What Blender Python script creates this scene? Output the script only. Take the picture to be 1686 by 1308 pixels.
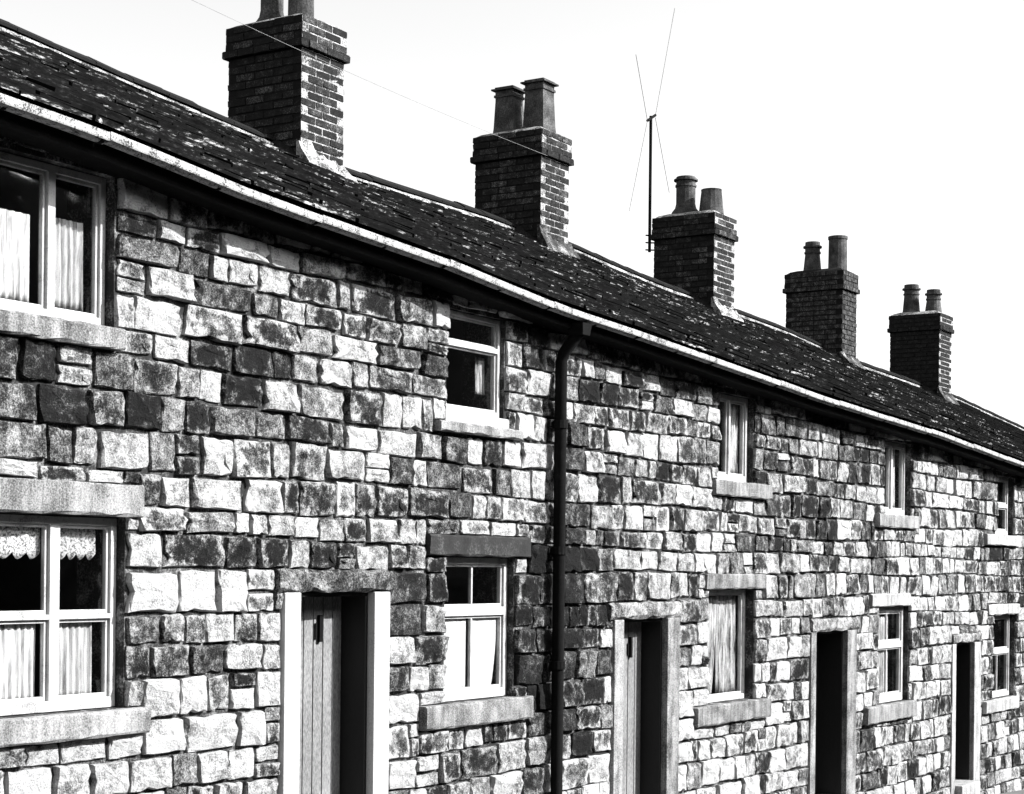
import bpy, math, random
from mathutils import Vector, Matrix

for o in list(bpy.data.objects):
    bpy.data.objects.remove(o)
SC = bpy.context.scene
COL = SC.collection
RND = random.Random(11)

# ------------------------------------------------------------------ camera
FPX, CX, CY, XV = 2950.0, 843.0, 935.0, 2700.0
TH = math.atan(FPX / (XV - CX)); ROLL = math.radians(0.6)
FW = Vector((math.sin(TH), math.cos(TH), 0)); RT = Vector((math.cos(TH), -math.sin(TH), 0)); UP = Vector((0, 0, 1))
R2 = RT * math.cos(ROLL) + UP * math.sin(ROLL)
U2 = UP * math.cos(ROLL) - RT * math.sin(ROLL)
CAM = Vector((0, -8.095, 0))
cd = bpy.data.cameras.new('camera'); cam = bpy.data.objects.new('camera', cd); COL.objects.link(cam)
cd.sensor_width = 36; cd.lens = FPX / 1686 * 36; cd.shift_y = (CY - 654) / 1686; cd.clip_start = .1; cd.clip_end = 3000
m = Matrix.Identity(4)
for i in range(3):
    m[i][0] = R2[i]; m[i][1] = U2[i]; m[i][2] = -FW[i]; m[i][3] = CAM[i]
cam.matrix_world = m
SC.camera = cam

def at(u, v, Y):                      # a photo pixel on the plane y = Y
    d = FW + R2 * ((u - CX) / FPX) - U2 * ((v - CY) / FPX)
    return CAM + d * ((Y - CAM.y) / d.y)

# ------------------------------------------------------------------ light
TOSUN = Vector((.5, -1.0, .76)).normalized()
ELEV = math.asin(TOSUN.z); AZ = math.atan2(TOSUN.x, TOSUN.y)
w = bpy.data.worlds.new('World'); SC.world = w; w.use_nodes = True
nt = w.node_tree; bg = nt.nodes['Background']
sky = nt.nodes.new('ShaderNodeTexSky'); sky.sky_type = 'NISHITA'; sky.sun_disc = False
sky.sun_elevation = ELEV; sky.sun_rotation = AZ; sky.air_density = 1.0; sky.dust_density = 3.0; sky.ozone_density = 1.0
bw = nt.nodes.new('ShaderNodeRGBToBW')          # a black and white photograph
nt.links.new(sky.outputs[0], bw.inputs[0]); nt.links.new(bw.outputs[0], bg.inputs[0]); bg.inputs[1].default_value = 0.105
sd = bpy.data.lights.new('sun', 'SUN'); sd.energy = 3.1; sd.angle = math.radians(.5); sd.color = (1, 1, 1)
sun = bpy.data.objects.new('sun', sd); COL.objects.link(sun); sun.location = (20, -20, 30)
sun.rotation_euler = (-TOSUN).to_track_quat('-Z', 'Y').to_euler()
SC.view_settings.view_transform = 'Standard'; SC.view_settings.look = 'None'
SC.view_settings.exposure = 2.0; SC.view_settings.gamma = 1.0; SC.view_settings.use_curve_mapping = False

# ------------------------------------------------------------------ materials
def newmat(name):
    mt = bpy.data.materials.new(name); mt.use_nodes = True
    n = mt.node_tree.nodes; b = n['Principled BSDF']
    b.inputs['Roughness'].default_value = .9; b.inputs['Specular IOR Level'].default_value = .15
    return mt, mt.node_tree, b

class NB:
    def __init__(s, t): s.t = t
    def n(s, k, **kw):
        x = s.t.nodes.new(k)
        for a, v in kw.items(): setattr(x, a, v)
        return x
    def put(s, sock, v):
        if hasattr(v, 'default_value') or hasattr(v, 'links'): s.t.links.new(v, sock)
        else: sock.default_value = v
    def math(s, op, a, b=0., c=0., clamp=False):
        x = s.n('ShaderNodeMath', operation=op, use_clamp=clamp)
        s.put(x.inputs[0], a); s.put(x.inputs[1], b); s.put(x.inputs[2], c); return x.outputs[0]
    def vmath(s, op, a, b):
        x = s.n('ShaderNodeVectorMath', operation=op); s.put(x.inputs[0], a); s.put(x.inputs[1], b); return x.outputs[0]
    def noise(s, vec, scale, detail=3., rough=.6):
        x = s.n('ShaderNodeTexNoise'); s.put(x.inputs['Vector'], vec); x.inputs['Scale'].default_value = scale
        x.inputs['Detail'].default_value = detail; x.inputs['Roughness'].default_value = rough; return x.outputs[0]
    def ramp(s, v, pts, K=.64):
        pts = [(p, c * K) for p, c in pts]
        x = s.n('ShaderNodeValToRGB'); e = x.color_ramp.elements
        while len(e) < len(pts): e.new(.5)
        for i, (p, c) in enumerate(pts): e[i].position = p; e[i].color = (c, c, c, 1)
        s.put(x.inputs[0], v); return x.outputs[0]
    def pos(s): return s.n('ShaderNodeNewGeometry').outputs['Position']
    def bump(s, b, h, strength, dist):
        x = s.n('ShaderNodeBump'); x.inputs['Strength'].default_value = strength; x.inputs['Distance'].default_value = dist
        s.put(x.inputs['Height'], h); s.t.links.new(x.outputs[0], b.inputs['Normal'])

def mat_grain(name, pts, s1=6., s2=70., a1=.5, a2=.6, bump=.5, dist=.01, stretch=(1, 1, 1), rough=.9, spec=.15, base=.5, perobj=0., streak=0.):
    mt, t, b = newmat(name); k = NB(t)
    p = k.vmath('MULTIPLY', k.pos(), stretch)
    oi = k.n('ShaderNodeObjectInfo').outputs['Random']
    n1 = k.noise(p, s1, 5.); n2 = k.noise(p, s2, 3., .75)
    v = k.math('ADD', k.math('MULTIPLY', k.math('SUBTRACT', n1, .5), a1 * 2), k.math('MULTIPLY', k.math('SUBTRACT', n2, .5), a2 * 2))
    v = k.math('ADD', v, base)
    if streak: v = k.math('ADD', v, k.math('MULTIPLY', k.math('SUBTRACT', k.noise(k.vmath('MULTIPLY', k.pos(), (1, 1, .12)), 11., 4., .7), .5), streak * 2))
    if perobj: v = k.math('ADD', v, k.math('MULTIPLY', k.math('SUBTRACT', oi, .5), perobj * 2))
    t.links.new(k.ramp(v, pts), b.inputs['Base Color'])
    k.bump(b, k.math('ADD', n1, k.math('MULTIPLY', n2, .5)), bump, dist)
    b.inputs['Roughness'].default_value = rough; b.inputs['Specular IOR Level'].default_value = spec
    return mt

def mat_stone():
    mt, t, b = newmat('gritstone'); k = NB(t)
    oi = k.n('ShaderNodeObjectInfo')
    sep = k.n('ShaderNodeSeparateColor'); t.links.new(oi.outputs['Color'], sep.inputs[0])
    tone, wear, rr = sep.outputs
    off = k.n('ShaderNodeCombineXYZ'); 
    for i, f in enumerate((37., 91., 53.)): k.put(off.inputs[i], k.math('MULTIPLY', oi.outputs['Random'], f))
    p = k.vmath('ADD', k.pos(), off.outputs[0])
    n1 = k.noise(p, 7., 6., .65); n2 = k.noise(p, 85., 4., .85); n4 = k.noise(k.pos(), 1.6, 4., .6); n3 = k.noise(p, 17., 5., .7)
    # worn pale arrises round a sooty middle (some stones only)
    oc = k.n('ShaderNodeTexCoord').outputs['Object']
    sx = k.n('ShaderNodeSeparateXYZ'); t.links.new(oc, sx.inputs[0])
    ex = k.math('ABSOLUTE', sx.outputs[0]); ez = k.math('ABSOLUTE', sx.outputs[2])
    e = k.math('MULTIPLY', k.math('POWER', k.math('ADD', k.math('POWER', ex, 4.), k.math('POWER', ez, 4.)), .25), 2.)
    e = k.math('ADD', e, k.math('ADD', k.math('MULTIPLY', k.math('SUBTRACT', n1, .5), 1.3), k.math('MULTIPLY', k.math('SUBTRACT', n3, .5), 1.1)))
    mr = k.n('ShaderNodeMapRange', interpolation_type='SMOOTHSTEP'); k.put(mr.inputs[0], e)
    mr.inputs[1].default_value = .5; mr.inputs[2].default_value = .95; mr.inputs[3].default_value = 1; mr.inputs[4].default_value = 0
    core = k.math('MULTIPLY', mr.outputs[0], wear)
    v = k.math('ADD', tone, k.math('MULTIPLY', k.math('SUBTRACT', n1, .5), 1.35))
    v = k.math('ADD', v, k.math('MULTIPLY', k.math('SUBTRACT', n3, .5), 1.5))
    v = k.math('ADD', v, k.math('MULTIPLY', k.math('SUBTRACT', n2, .5), 2.3))
    v = k.math('ADD', v, k.math('MULTIPLY', k.math('SUBTRACT', n4, .5), .9))
    st = k.noise(k.vmath('MULTIPLY', k.pos(), (1, 1, .16)), 5., 4., .65)
    v = k.math('ADD', v, k.math('MULTIPLY', k.math('SUBTRACT', st, .5), .8))
    v = k.math('SUBTRACT', v, core)
    c = k.ramp(v, [(0., .008), (.25, .018), (.42, .05), (.62, .14), (.85, .27), (1.1, .40)], 1.)
    t.links.new(c, b.inputs['Base Color'])
    h = k.math('ADD', k.math('MULTIPLY', n3, 1.6), k.math('MULTIPLY', n2, .8))
    k.bump(b, h, 1., .018)
    b.inputs['Roughness'].default_value = .95; b.inputs['Specular IOR Level'].default_value = .1
    return mt

M = {}
M['stone'] = mat_stone()
M['mortar'] = mat_grain('old_mortar', [(0, .012), (.48, .03), (.62, .14), (.85, .5)], 5., 60., .6, .5, .6, .012, base=.5)
M['ashlar'] = mat_grain('dressed_stone', [(0, .03), (.3, .12), (.5, .26), (.75, .42), (1, .5)], 5., 85., .45, .75, .6, .008, base=.5, perobj=.08, streak=.5)
M['ashlar_dark'] = mat_grain('sooty_dressed_stone', [(0, .012), (.5, .035), (.75, .14), (1, .4)], 6., 60., .4, .4, .5, .01, base=.45)
M['ashlar_pale'] = mat_grain('scrubbed_dressed_stone', [(0, .06), (.35, .25), (.55, .45), (1, .6)], 5., 85., .4, .6, .6, .006, base=.52, streak=.5)
M['whitewash'] = mat_grain('whitewashed_stone', [(0, .2), (.35, .45), (.6, .62), (1, .7)], 3., 80., .35, .5, .35, .006, base=.6, streak=.25)
M['slate'] = mat_grain('sooty_stone_slate', [(0, .004), (.5, .008), (.7, .010), (.8, .04), (.95, .4)], 9., 60., .4, .7, .6, .01, stretch=(.14, 1, 1), base=.43, perobj=.06, spec=0.)
M['slate_edge'] = mat_grain('sunlit_slate_edge', [(0, .005), (.5, .012), (.64, .04), (.82, .45)], 5., 38., .6, .8, .5, .008, stretch=(.2, 1, 1), base=.41, perobj=.10, spec=0.)
M['ridge'] = mat_grain('sooty_ridge_tile', [(0, .008), (.6, .02), (.8, .05), (1, .3)], 7., 60., .3, .4, .5, .008, base=.42, spec=.05)
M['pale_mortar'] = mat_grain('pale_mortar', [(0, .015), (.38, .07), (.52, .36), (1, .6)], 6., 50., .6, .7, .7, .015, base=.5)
M['brick'] = mat_grain('sooty_brick', [(0, .006), (.45, .02), (.62, .05), (.8, .2), (1, .4)], 14., 90., .4, .7, .6, .006, base=.45, perobj=.13, spec=.08)
M['soot_shade_mortar'] = mat_grain('sooty_shaded_mortar', [(0, .006), (.55, .018), (.75, .05), (.95, .25)], 10., 70., .3, .4, .6, .008, base=.42, spec=.05)
M['pot'] = mat_grain('sooty_fireclay', [(0, .006), (.48, .02), (.66, .085), (1, .34)], 5., 60., .3, .3, .3, .005, base=.62, spec=.1)
M['gutter'] = mat_grain('weathered_white_paint', [(0, .02), (.34, .08), (.46, .4), (1, .62)], 14., 80., .7, 1.0, .3, .004, base=.54)
M['iron'] = mat_grain('black_iron', [(0, .003), (.6, .008), (.85, .03), (1, .2)], 12., 60., .5, .6, .4, .004, base=.42, spec=.08)
M['white_paint'] = mat_grain('white_window_paint', [(0, .05), (.3, .3), (.5, .6), (1, .74)], 9., 110., .45, .5, .3, .002, base=.53, rough=.6, streak=.2)
M['grey_paint'] = mat_grain('grey_door_paint', [(0, .05), (.4, .17), (.7, .33), (1, .5)], 4., 110., .35, .7, .25, .003, base=.5, rough=.7, stretch=(1, 1, .25))
M['dark_paint'] = mat_grain('dark_door_paint', [(0, .01), (.6, .025), (.85, .07), (1, .2)], 5., 110., .3, .35, .25, .003, base=.42, rough=.6, stretch=(1, 1, .3))
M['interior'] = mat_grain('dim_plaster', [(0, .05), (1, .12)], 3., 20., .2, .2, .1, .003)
M['road'] = mat_grain('asphalt', [(0, .03), (1, .08)], 3., 120., .3, .5, .5, .006)
M['paving'] = mat_grain('stone_paving', [(0, .06), (.5, .15), (1, .3)], 3., 60., .3, .4, .4, .008)
M['earth'] = mat_grain('earth', [(0, .05), (1, .14)], .5, 12., .3, .4, .3, .01)
M['wire'] = mat_grain('grey_cable', [(0, .15), (1, .4)], 5., 50.)

def mat_cloth():
    mt, t, b = newmat('white_net'); k = NB(t)
    p = k.vmath('MULTIPLY', k.pos(), (1, 1, .06)); n = k.noise(p, 30., 5., .75)
    t.links.new(k.ramp(n, [(.3, .04), (.42, .3), (.56, .62)], 1.), b.inputs['Base Color']); b.inputs['Roughness'].default_value = 1  # vertical dark streaks: shade of the folds put into the colour
    return mt
M['cloth'] = mat_cloth()
M['cotton'] = mat_grain('white_cotton', [(0, .6), (.5, .95), (1, 1.1)], 2., 60., .2, .2, .05, .001, base=.5)
def mat_lace():
    mt, t, b = newmat('white_lace'); k = NB(t)
    n = k.noise(k.pos(), 70., 2., .6)
    t.links.new(k.ramp(n, [(.4, .15), (.55, .6)], 1.), b.inputs['Base Color'])
    v = k.n('ShaderNodeTexVoronoi'); v.inputs['Scale'].default_value = 55; t.links.new(k.pos(), v.inputs['Vector'])
    t.links.new(k.math('GREATER_THAN', v.outputs['Distance'], .22), b.inputs['Alpha'])
    return mt
M['lace'] = mat_lace()
def mat_drape():
    mt, t, b = newmat('printed_drape'); k = NB(t)
    n = k.noise(k.vmath('MULTIPLY', k.pos(), (1, 1, .12)), 24., 5., .75)
    t.links.new(k.ramp(n, [(.38, .06), (.48, .35), (.6, .7)], .9), b.inputs['Base Color']); b.inputs['Roughness'].default_value = 1  # printed streaks, with the shade of the pleats put into the colour
    return mt
M['drape'] = mat_drape()
def mat_glass():
    mt = bpy.data.materials.new('window_glass'); mt.use_nodes = True; t = mt.node_tree; t.nodes.remove(t.nodes['Principled BSDF']); k = NB(t)
    tr = k.n('ShaderNodeBsdfTransparent'); tr.inputs[0].default_value = (.97, .97, .97, 1)
    gl = k.n('ShaderNodeBsdfGlossy'); gl.inputs['Roughness'].default_value = .03; gl.inputs[0].default_value = (.8, .8, .8, 1)
    bp = k.n('ShaderNodeBump'); bp.inputs['Strength'].default_value = .08; bp.inputs['Distance'].default_value = .02
    t.links.new(k.noise(k.pos(), 4., 1., .4), bp.inputs['Height']); t.links.new(bp.outputs[0], gl.inputs['Normal'])
    fr = k.n('ShaderNodeFresnel'); fr.inputs[0].default_value = 1.45
    mx = k.n('ShaderNodeMixShader'); t.links.new(k.math('MULTIPLY', fr.outputs[0], .35), mx.inputs[0]); t.links.new(tr.outputs[0], mx.inputs[1]); t.links.new(gl.outputs[0], mx.inputs[2])
    t.links.new(mx.outputs[0], t.nodes['Material Output'].inputs[0])
    return mt
M['glass'] = mat_glass()

# ------------------------------------------------------------------ helpers
ORG = {}
def worg(p): return ORG.get(p.name, Vector((0, 0, 0))) if p else Vector((0, 0, 0))
class MB:
    def __init__(s): s.v = []; s.f = []
    def quad(s, *p):
        n = len(s.v); s.v += [tuple(q) for q in p]; s.f.append(tuple(range(n, n + len(p))))
    def hexa(s, P):                     # 8 points: bottom ring 0-3, top ring 4-7
        n = len(s.v); s.v += [tuple(q) for q in P]
        for a in ((0, 3, 2, 1), (4, 5, 6, 7), (0, 1, 5, 4), (1, 2, 6, 5), (2, 3, 7, 6), (3, 0, 4, 7)):
            s.f.append(tuple(n + i for i in a))
    def box(s, x0, x1, y0, y1, z0, z1):
        s.hexa([(x0, y0, z0), (x1, y0, z0), (x1, y1, z0), (x0, y1, z0), (x0, y0, z1), (x1, y0, z1), (x1, y1, z1), (x0, y1, z1)])
    def loft(s, rings, cap=True, closed=True):
        n0 = len(s.v); k = len(rings[0])
        for r in rings: s.v += [tuple(q) for q in r]
        for i in range(len(rings) - 1):
            for j in range(k if closed else k - 1):
                a = n0 + i * k + j; b = n0 + i * k + (j + 1) % k
                s.f.append((a, b, b + k, a + k))
        if cap:
            s.f.append(tuple(n0 + j for j in reversed(range(k)))); s.f.append(tuple(n0 + (len(rings) - 1) * k + j for j in range(k)))
    def tube(s, pts, r, seg=8):
        pts = [Vector(p) for p in pts]; rings = []; a = None
        for i, p in enumerate(pts):
            d = (pts[min(i + 1, len(pts) - 1)] - pts[max(i - 1, 0)]).normalized()
            if a is None: a = Vector((1, 0, 0)) if abs(d.x) < .8 else Vector((0, 1, 0))
            a = (a - d * a.dot(d)).normalized(); b = d.cross(a); rad = r[i] if isinstance(r, (list, tuple)) else r
            rings.append([p + (a * math.cos(q) + b * math.sin(q)) * rad for q in [2 * math.pi * j / seg for j in range(seg)]])
        s.loft(rings)
    def build(s, name, mat, parent=None, origin=None, smooth=False, bevel=0.):
        xs = [v[0] for v in s.v]; ys = [v[1] for v in s.v]; zs = [v[2] for v in s.v]
        if origin is None: origin = ((min(xs) + max(xs)) / 2, (min(ys) + max(ys)) / 2, min(zs))
        O = Vector(origin); me = bpy.data.meshes.new(name)
        me.from_pydata([(v[0] - O.x, v[1] - O.y, v[2] - O.z) for v in s.v], [], s.f); me.update()
        me.materials.append(M[mat])
        if smooth: me.polygons.foreach_set('use_smooth', [True] * len(me.polygons))
        o = bpy.data.objects.new(name, me); COL.objects.link(o)
        o.location = O - worg(parent); o.parent = parent; ORG[o.name] = O
        if bevel:
            bv = o.modifiers.new('b', 'BEVEL'); bv.width = bevel; bv.segments = 2; bv.limit_method = 'ANGLE'
        return o
def tag(o, label=None, cat=None, group=None, kind=None):
    if label: o['label'] = label
    if cat: o['category'] = cat
    if group: o['group'] = group
    if kind: o['kind'] = kind
    return o
def empty(name, loc):
    o = bpy.data.objects.new(name, None); COL.objects.link(o); o.location = loc; ORG[o.name] = Vector(loc); o.empty_display_size = .3; return o
def inst(name, me, parent, loc, scale=(1, 1, 1), rot=None, color=None):
    o = bpy.data.objects.new(name, me); COL.objects.link(o); o.parent = parent
    o.location = Vector(loc) - worg(parent); o.scale = scale
    if rot is not None: o.rotation_euler = rot
    if color: o.color = color
    return o
def lerpf(pts):
    def f(x):
        if x <= pts[0][0]: a, b = pts[0], pts[1]
        elif x >= pts[-1][0]: a, b = pts[-2], pts[-1]
        else:
            for a, b in zip(pts, pts[1:]):
                if a[0] <= x <= b[0]: break
        return a[1] + (b[1] - a[1]) * (x - a[0]) / (b[0] - a[0])
    return f
def roughbox(mb, x0, x1, y0, y1, z0, z1, nx, j, rnd):
    """dressed block with a slightly uneven front: a lofted box along x"""
    rings = []
    for i in range(nx + 1):
        x = x0 + (x1 - x0) * i / nx; d = lambda a=j: rnd.uniform(-a, a)
        c = j * 1.5
        rings.append([(x, y1, z0), (x, y0 + c + d(), z0 + d() * .6), (x, y0 + d() * .5, z0 + c + d()), (x, y0 + d() * .5, z1 - c + d()), (x, y0 + c + d(), z1 + d() * .6), (x, y1, z1)])
    mb.loft(rings)

# terrace lines read from the photograph (metres; z is measured from the eye level)
GK = (8.095 - .38) / (8.095 - .2)
EZ = lerpf([(x * GK, z * GK) for x, z in [(3., 2.80), (7.04, 2.66), (7.77, 2.63), (8.43, 2.58), (9.13, 2.52), (10.08, 2.47), (11.58, 2.40), (12.37, 2.34), (13.51, 2.26), (14.81, 2.21), (16.16, 2.14), (19.06, 2.00), (23.5, 1.85), (27.04, 1.67), (34., 1.36), (45., .82)]])   # gutter top edge, read off at y=-.38
RZ = lerpf([(3., 4.92), (10.64, 4.58), (12.75, 4.43), (15.5, 4.25), (18., 4.26), (20.2, 4.21), (22.6, 4.07), (25.4, 3.99), (27.3, 3.93), (30.5, 3.72), (35.8, 3.58), (41., 3.25), (46., 3.0)])
RY = 3.87
GZ = lambda x: -1.86 - .054 * x
BND = [4.6, 9.75, 14.42, 19.2, 24.05, 29.0, 33.9, 38.8, 43.5]
THICK = .42

# ------------------------------------------------------------------ setting
def sheet(name, x0, x1, y0, y1, dz, mat, thick=None, nx=1):
    mb = MB()
    if thick: mb.hexa([(x, y, GZ(x) + dz + h) for h in (-thick, 0) for x, y in ((x0, y0), (x1, y0), (x1, y1), (x0, y1))])
    else: mb.quad(*[(x, y, GZ(x) + dz) for x, y in ((x0, y0), (x1, y0), (x1, y1), (x0, y1))])
    return tag(mb.build(name, mat), kind='structure')
sheet('ground', -600, 600, -600, 600, -.16, 'earth')
sheet('road', -120, 160, -9.6, -1.75, -.13, 'road')
pv = sheet('pavement', -40, 60, -1.6, .3, -.02, 'paving', .2)
kb = sheet('kerb', -40, 60, -1.75, -1.605, -.012, 'ashlar', .2)
frnd = random.Random(5)
for x0, n in ((20., 16),):
    for row, (ya, yb) in enumerate(((-1.59, -.8), (-.79, -.02))):
        x = x0 + row * .3
        while x < 32:
            L = frnd.uniform(.6, .95); mb = MB()
            mb.hexa([(xx, yy, GZ(xx) + h + frnd.uniform(-.002, .002)) for h in (-.03, 0) for xx, yy in ((x + .006, ya + .005), (x + L - .006, ya + .005), (x + L - .006, yb - .005), (x + .006, yb - .005))])
            mb.build('flagstone', 'paving', pv); x += L

# unseen block added behind the viewer to cut sky light and darken panes
mb = MB(); mb.hexa([(x, y, z) for z in (-7, 6.2) for x, y in ((-30, -25), (90, -25), (90, -13.5), (-30, -13.5))])
opp = tag(mb.build('sky_blocker', 'ashlar_dark'), kind='structure')
for i in range(33):
    for k in range(2):
        x = -28 + i * 3.5; z = -.4 + k * 2.9; mb = MB(); mb.box(x, x + 1.3, -13.52, -13.4, z, z + 1.8); mb.build('window', 'dark_paint', opp)

# ------------------------------------------------------------------ shared piece meshes
def stone_mesh(seed):
    r = random.Random(seed); n = [5, 4, 5, 4]; ring = []
    cor = [(-.5, -.5), (.5, -.5), (.5, .5), (-.5, .5)]
    cr = [r.choice((.01, .03, .05, .1)) for _ in range(4)]
    for s in range(4):
        a, b = cor[s], cor[(s + 1) % 4]; bow = r.uniform(-.02, .03)
        for i in range(n[s]):
            t = i / n[s]; x = a[0] + (b[0] - a[0]) * t; z = a[1] + (b[1] - a[1]) * t
            ins = bow * 4 * t * (1 - t) + r.uniform(-.006, .026) + (r.uniform(.03, .08) if r.random() < .14 else 0)
            if i == 0:
                x *= 1 - cr[s]; z *= 1 - cr[s]
            elif s % 2 == 0: z *= 1 - ins * 2
            else: x *= 1 - ins * 2
            ring.append((x, z))
    sk = [(r.uniform(-.04, .014), r.uniform(-.035, .014)) for _ in range(4)]
    def skew(x, z):
        u, w_ = x + .5, z + .5
        W = ((1 - u) * (1 - w_), u * (1 - w_), u * w_, (1 - u) * w_)
        return (x + sum(W[i] * sk[i][0] * (1 if cor[i][0] > 0 else -1) for i in range(4)), z + sum(W[i] * sk[i][1] * (1 if cor[i][1] > 0 else -1) for i in range(4)))
    ring = [skew(x, z) for x, z in ring]
    tilt = r.uniform(-.5, .5); tz = r.uniform(-.5, .5)
    back = [(x, 1., z) for x, z in ring]
    mid = [(x, -.5 + r.uniform(-.15, .15), z) for x, z in ring]
    fr = [(x * .955 + r.uniform(-.02, .015), -.86 + r.uniform(-.2, .16) + tilt * x + tz * z, z * .93 + r.uniform(-.025, .02)) for x, z in ring]
    inn = [(x * .45 + r.uniform(-.06, .06), -1. + r.uniform(-.2, .14) + tilt * x + tz * z, z * .4 + r.uniform(-.05, .05)) for x, z in ring[::2]]
    v = back + mid + fr + inn; f = []; k = len(ring)
    for L in range(2):
        for j in range(k):
            a = L * k + j; b = L * k + (j + 1) % k; f.append((a, b, b + k, a + k))
    h = len(inn)
    for j in range(h):
        a = 2 * k + 2 * j; b = 2 * k + (2 * j + 1) % k; c = 2 * k + (2 * j + 2) % k; p = 3 * k + j; q = 3 * k + (j + 1) % h
        f += [(a, b, p), (b, c, q), (b, q, p)]
    f.append(tuple(3 * k + j for j in range(h)))
    me = bpy.data.meshes.new('stone'); me.from_pydata(v, [], f); me.update(); me.materials.append(M['stone'])
    return me
STONES = [stone_mesh(100 + i) for i in range(44)]

def slate_mesh(seed):                  # unit: x -.5...5, y 0..1 up the slope, z thickness 0..1
    r = random.Random(seed); k = 5
    lo = [(-.5 + i / (k - 1), r.uniform(-.05, .05), 0) for i in range(k)]
    up = [(x, 1, 0) for x, y, z in reversed(lo)]
    ring = lo + up; v = ring + [(x * r.uniform(.985, 1.), y + (.02 if y < .5 else 0), 1 + r.uniform(-.15, .15)) for x, y, z in ring]; n = len(ring)
    f = [tuple(reversed(range(n))), tuple(range(n, 2 * n))] + [(i, (i + 1) % n, n + (i + 1) % n, n + i) for i in range(n)]
    me = bpy.data.meshes.new('slate'); me.from_pydata(v, [], f); me.update(); me.materials.append(M['slate']); me.materials.append(M['slate_edge'])
    for i in range(k - 1): me.polygons[2 + i].material_index = 1  # pale lower edges: caught sunlight put into the colour
    return me
SLATES = [slate_mesh(i) for i in range(9)]

def brick_mesh(seed):
    r = random.Random(seed); c = .04; v = []; 
    for z, s in ((-.5, .97), (-.42, 1), (.42, 1), (.5, .97)):
        v += [(x * s + r.uniform(-.015, .015), y * s + r.uniform(-.03, .03), z + r.uniform(-.04, .04)) for x, y in ((-.5, -.5), (.5, -.5), (.5, .5), (-.5, .5))]
    f = [(3, 2, 1, 0), (12, 13, 14, 15)] + [(L * 4 + j, L * 4 + (j + 1) % 4, L * 4 + 4 + (j + 1) % 4, L * 4 + 4 + j) for L in range(3) for j in range(4)]
    me = bpy.data.meshes.new('brick'); me.from_pydata(v, [], f); me.update(); me.materials.append(M['brick']); return me
BRICKS = [brick_mesh(i) for i in range(8)]

# ------------------------------------------------------------------ houses: openings
H = [dict(up=dict(x=(7.20, 8.15), z=(1.50, 2.42), sill=(7.02, 8.26, 1.345, 1.48)),
          low=dict(x=(6.35, 8.27), z=(-.92, .293), lintel=(6.15, 8.44, .298, .50), sill=(6.10, 8.52, -1.085, -.925)),
          label='stone cottage with a wide three-light window under a pale lintel, leftmost of the terrace'),
     dict(door=dict(x=(10.04, 10.92), zt=-.19, jl=(9.86, 10.04), jr=(10.92, 11.12), lintel=(9.79, 11.13, -.19, -.03)),
          up=dict(x=(11.84, 12.70), z=(1.24, 2.08), sill=(11.78, 13.02, 1.09, 1.175)),
          low=dict(x=(11.85, 12.89), z=(-1.10, .06), lintel=(11.65, 13.17, .09, .26), sill=(11.62, 13.23, -1.30, -1.11)),
          label='stone cottage with a whitewashed plank doorway and a black downpipe at its right edge'),
     dict(door=dict(x=(14.86, 15.76), zt=-.475, jl=(14.68, 14.86), jr=(15.76, 16.02), lintel=(14.58, 16.02, -.475, -.32)),
          up=dict(x=(16.82, 17.70), z=(.96, 1.85), sill=(16.82, 18.23, .78, .94)),
          low=dict(x=(16.63, 17.76), z=(-1.40, -.22), lintel=(16.63, 18.09, -.20, -.04), sill=(16.45, 18.26, -1.61, -1.41)),
          label='stone cottage just right of the black downpipe with printed drapes in its lower window'),
     dict(door=dict(x=(19.53, 20.50), zt=-.71, jl=(19.38, 19.53), jr=(20.50, 20.80), lintel=(19.40, 20.85, -.71, -.565)),
          up=dict(x=(21.64, 22.64), z=(.75, 1.67), sill=(21.55, 23.0, .565, .735)),
          low=dict(x=(21.48, 22.60), z=(-1.69, -.49), lintel=(21.31, 22.70, -.445, -.28), sill=(21.21, 22.98, -1.91, -1.70)),
          label='stone cottage with an all dark door and the television aerial above its roof'),
     dict(door=dict(x=(24.58, 25.40), zt=-1.01, jl=(24.42, 24.58), jr=(25.40, 25.70), lintel=(24.44, 25.70, -1.0, -.87)),
          up=dict(x=(26.31, 27.17), z=(.585, 1.45), sill=(25.95, 27.6, .41, .57)),
          low=dict(x=(26.2, 27.32), z=(-1.9, -.65), lintel=(26.05, 27.6, -.63, -.47), sill=(25.98, 27.62, -2.08, -1.9)),
          label='stone cottage farthest to the right whose doorstep shows at the bottom of the photo')]
def plane(v, Y): k = 1 + Y / 8.095; return tuple(q * k for q in v)
for h in H:
    for k in ('up', 'low'):
        h[k]['sill'] = plane(h[k]['sill'], -.095)
        if 'lintel' in h[k]: h[k]['lintel'] = plane(h[k]['lintel'], -.06)
        c = h[k]['sill']; h[k]['z'] = (c[3] + .004 if h is not H[1] or k == 'low' else h[k]['z'][0], h[k]['z'][1])
        if 'lintel' in h[k]: h[k]['z'] = (h[k]['z'][0], h[k]['lintel'][2] - .004)
    if 'door' in h:
        d = h['door']; P_ = -.055
        for k in ('x', 'jl', 'jr', 'lintel'): d[k] = plane(d[k], P_)
        d['zt'] = d['lintel'][2]
def shift(h, dx, dz, label):
    n = dict(label=label)
    for k in ('door', 'up', 'low'):
        d = {}
        for a, v in h[k].items():
            if a in ('x', 'jl', 'jr'): d[a] = (v[0] + dx, v[1] + dx)
            elif a == 'z': d[a] = (v[0] + dz, v[1] + dz)
            elif a == 'zt': d[a] = v + dz
            else: d[a] = (v[0] + dx, v[1] + dx, v[2] + dz, v[3] + dz)
        n[k] = d
    return n
H.append(shift(H[4], 4.9, -.245, 'far cottage of the terrace carrying the last two-pot chimney, only its roof in view'))
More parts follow.
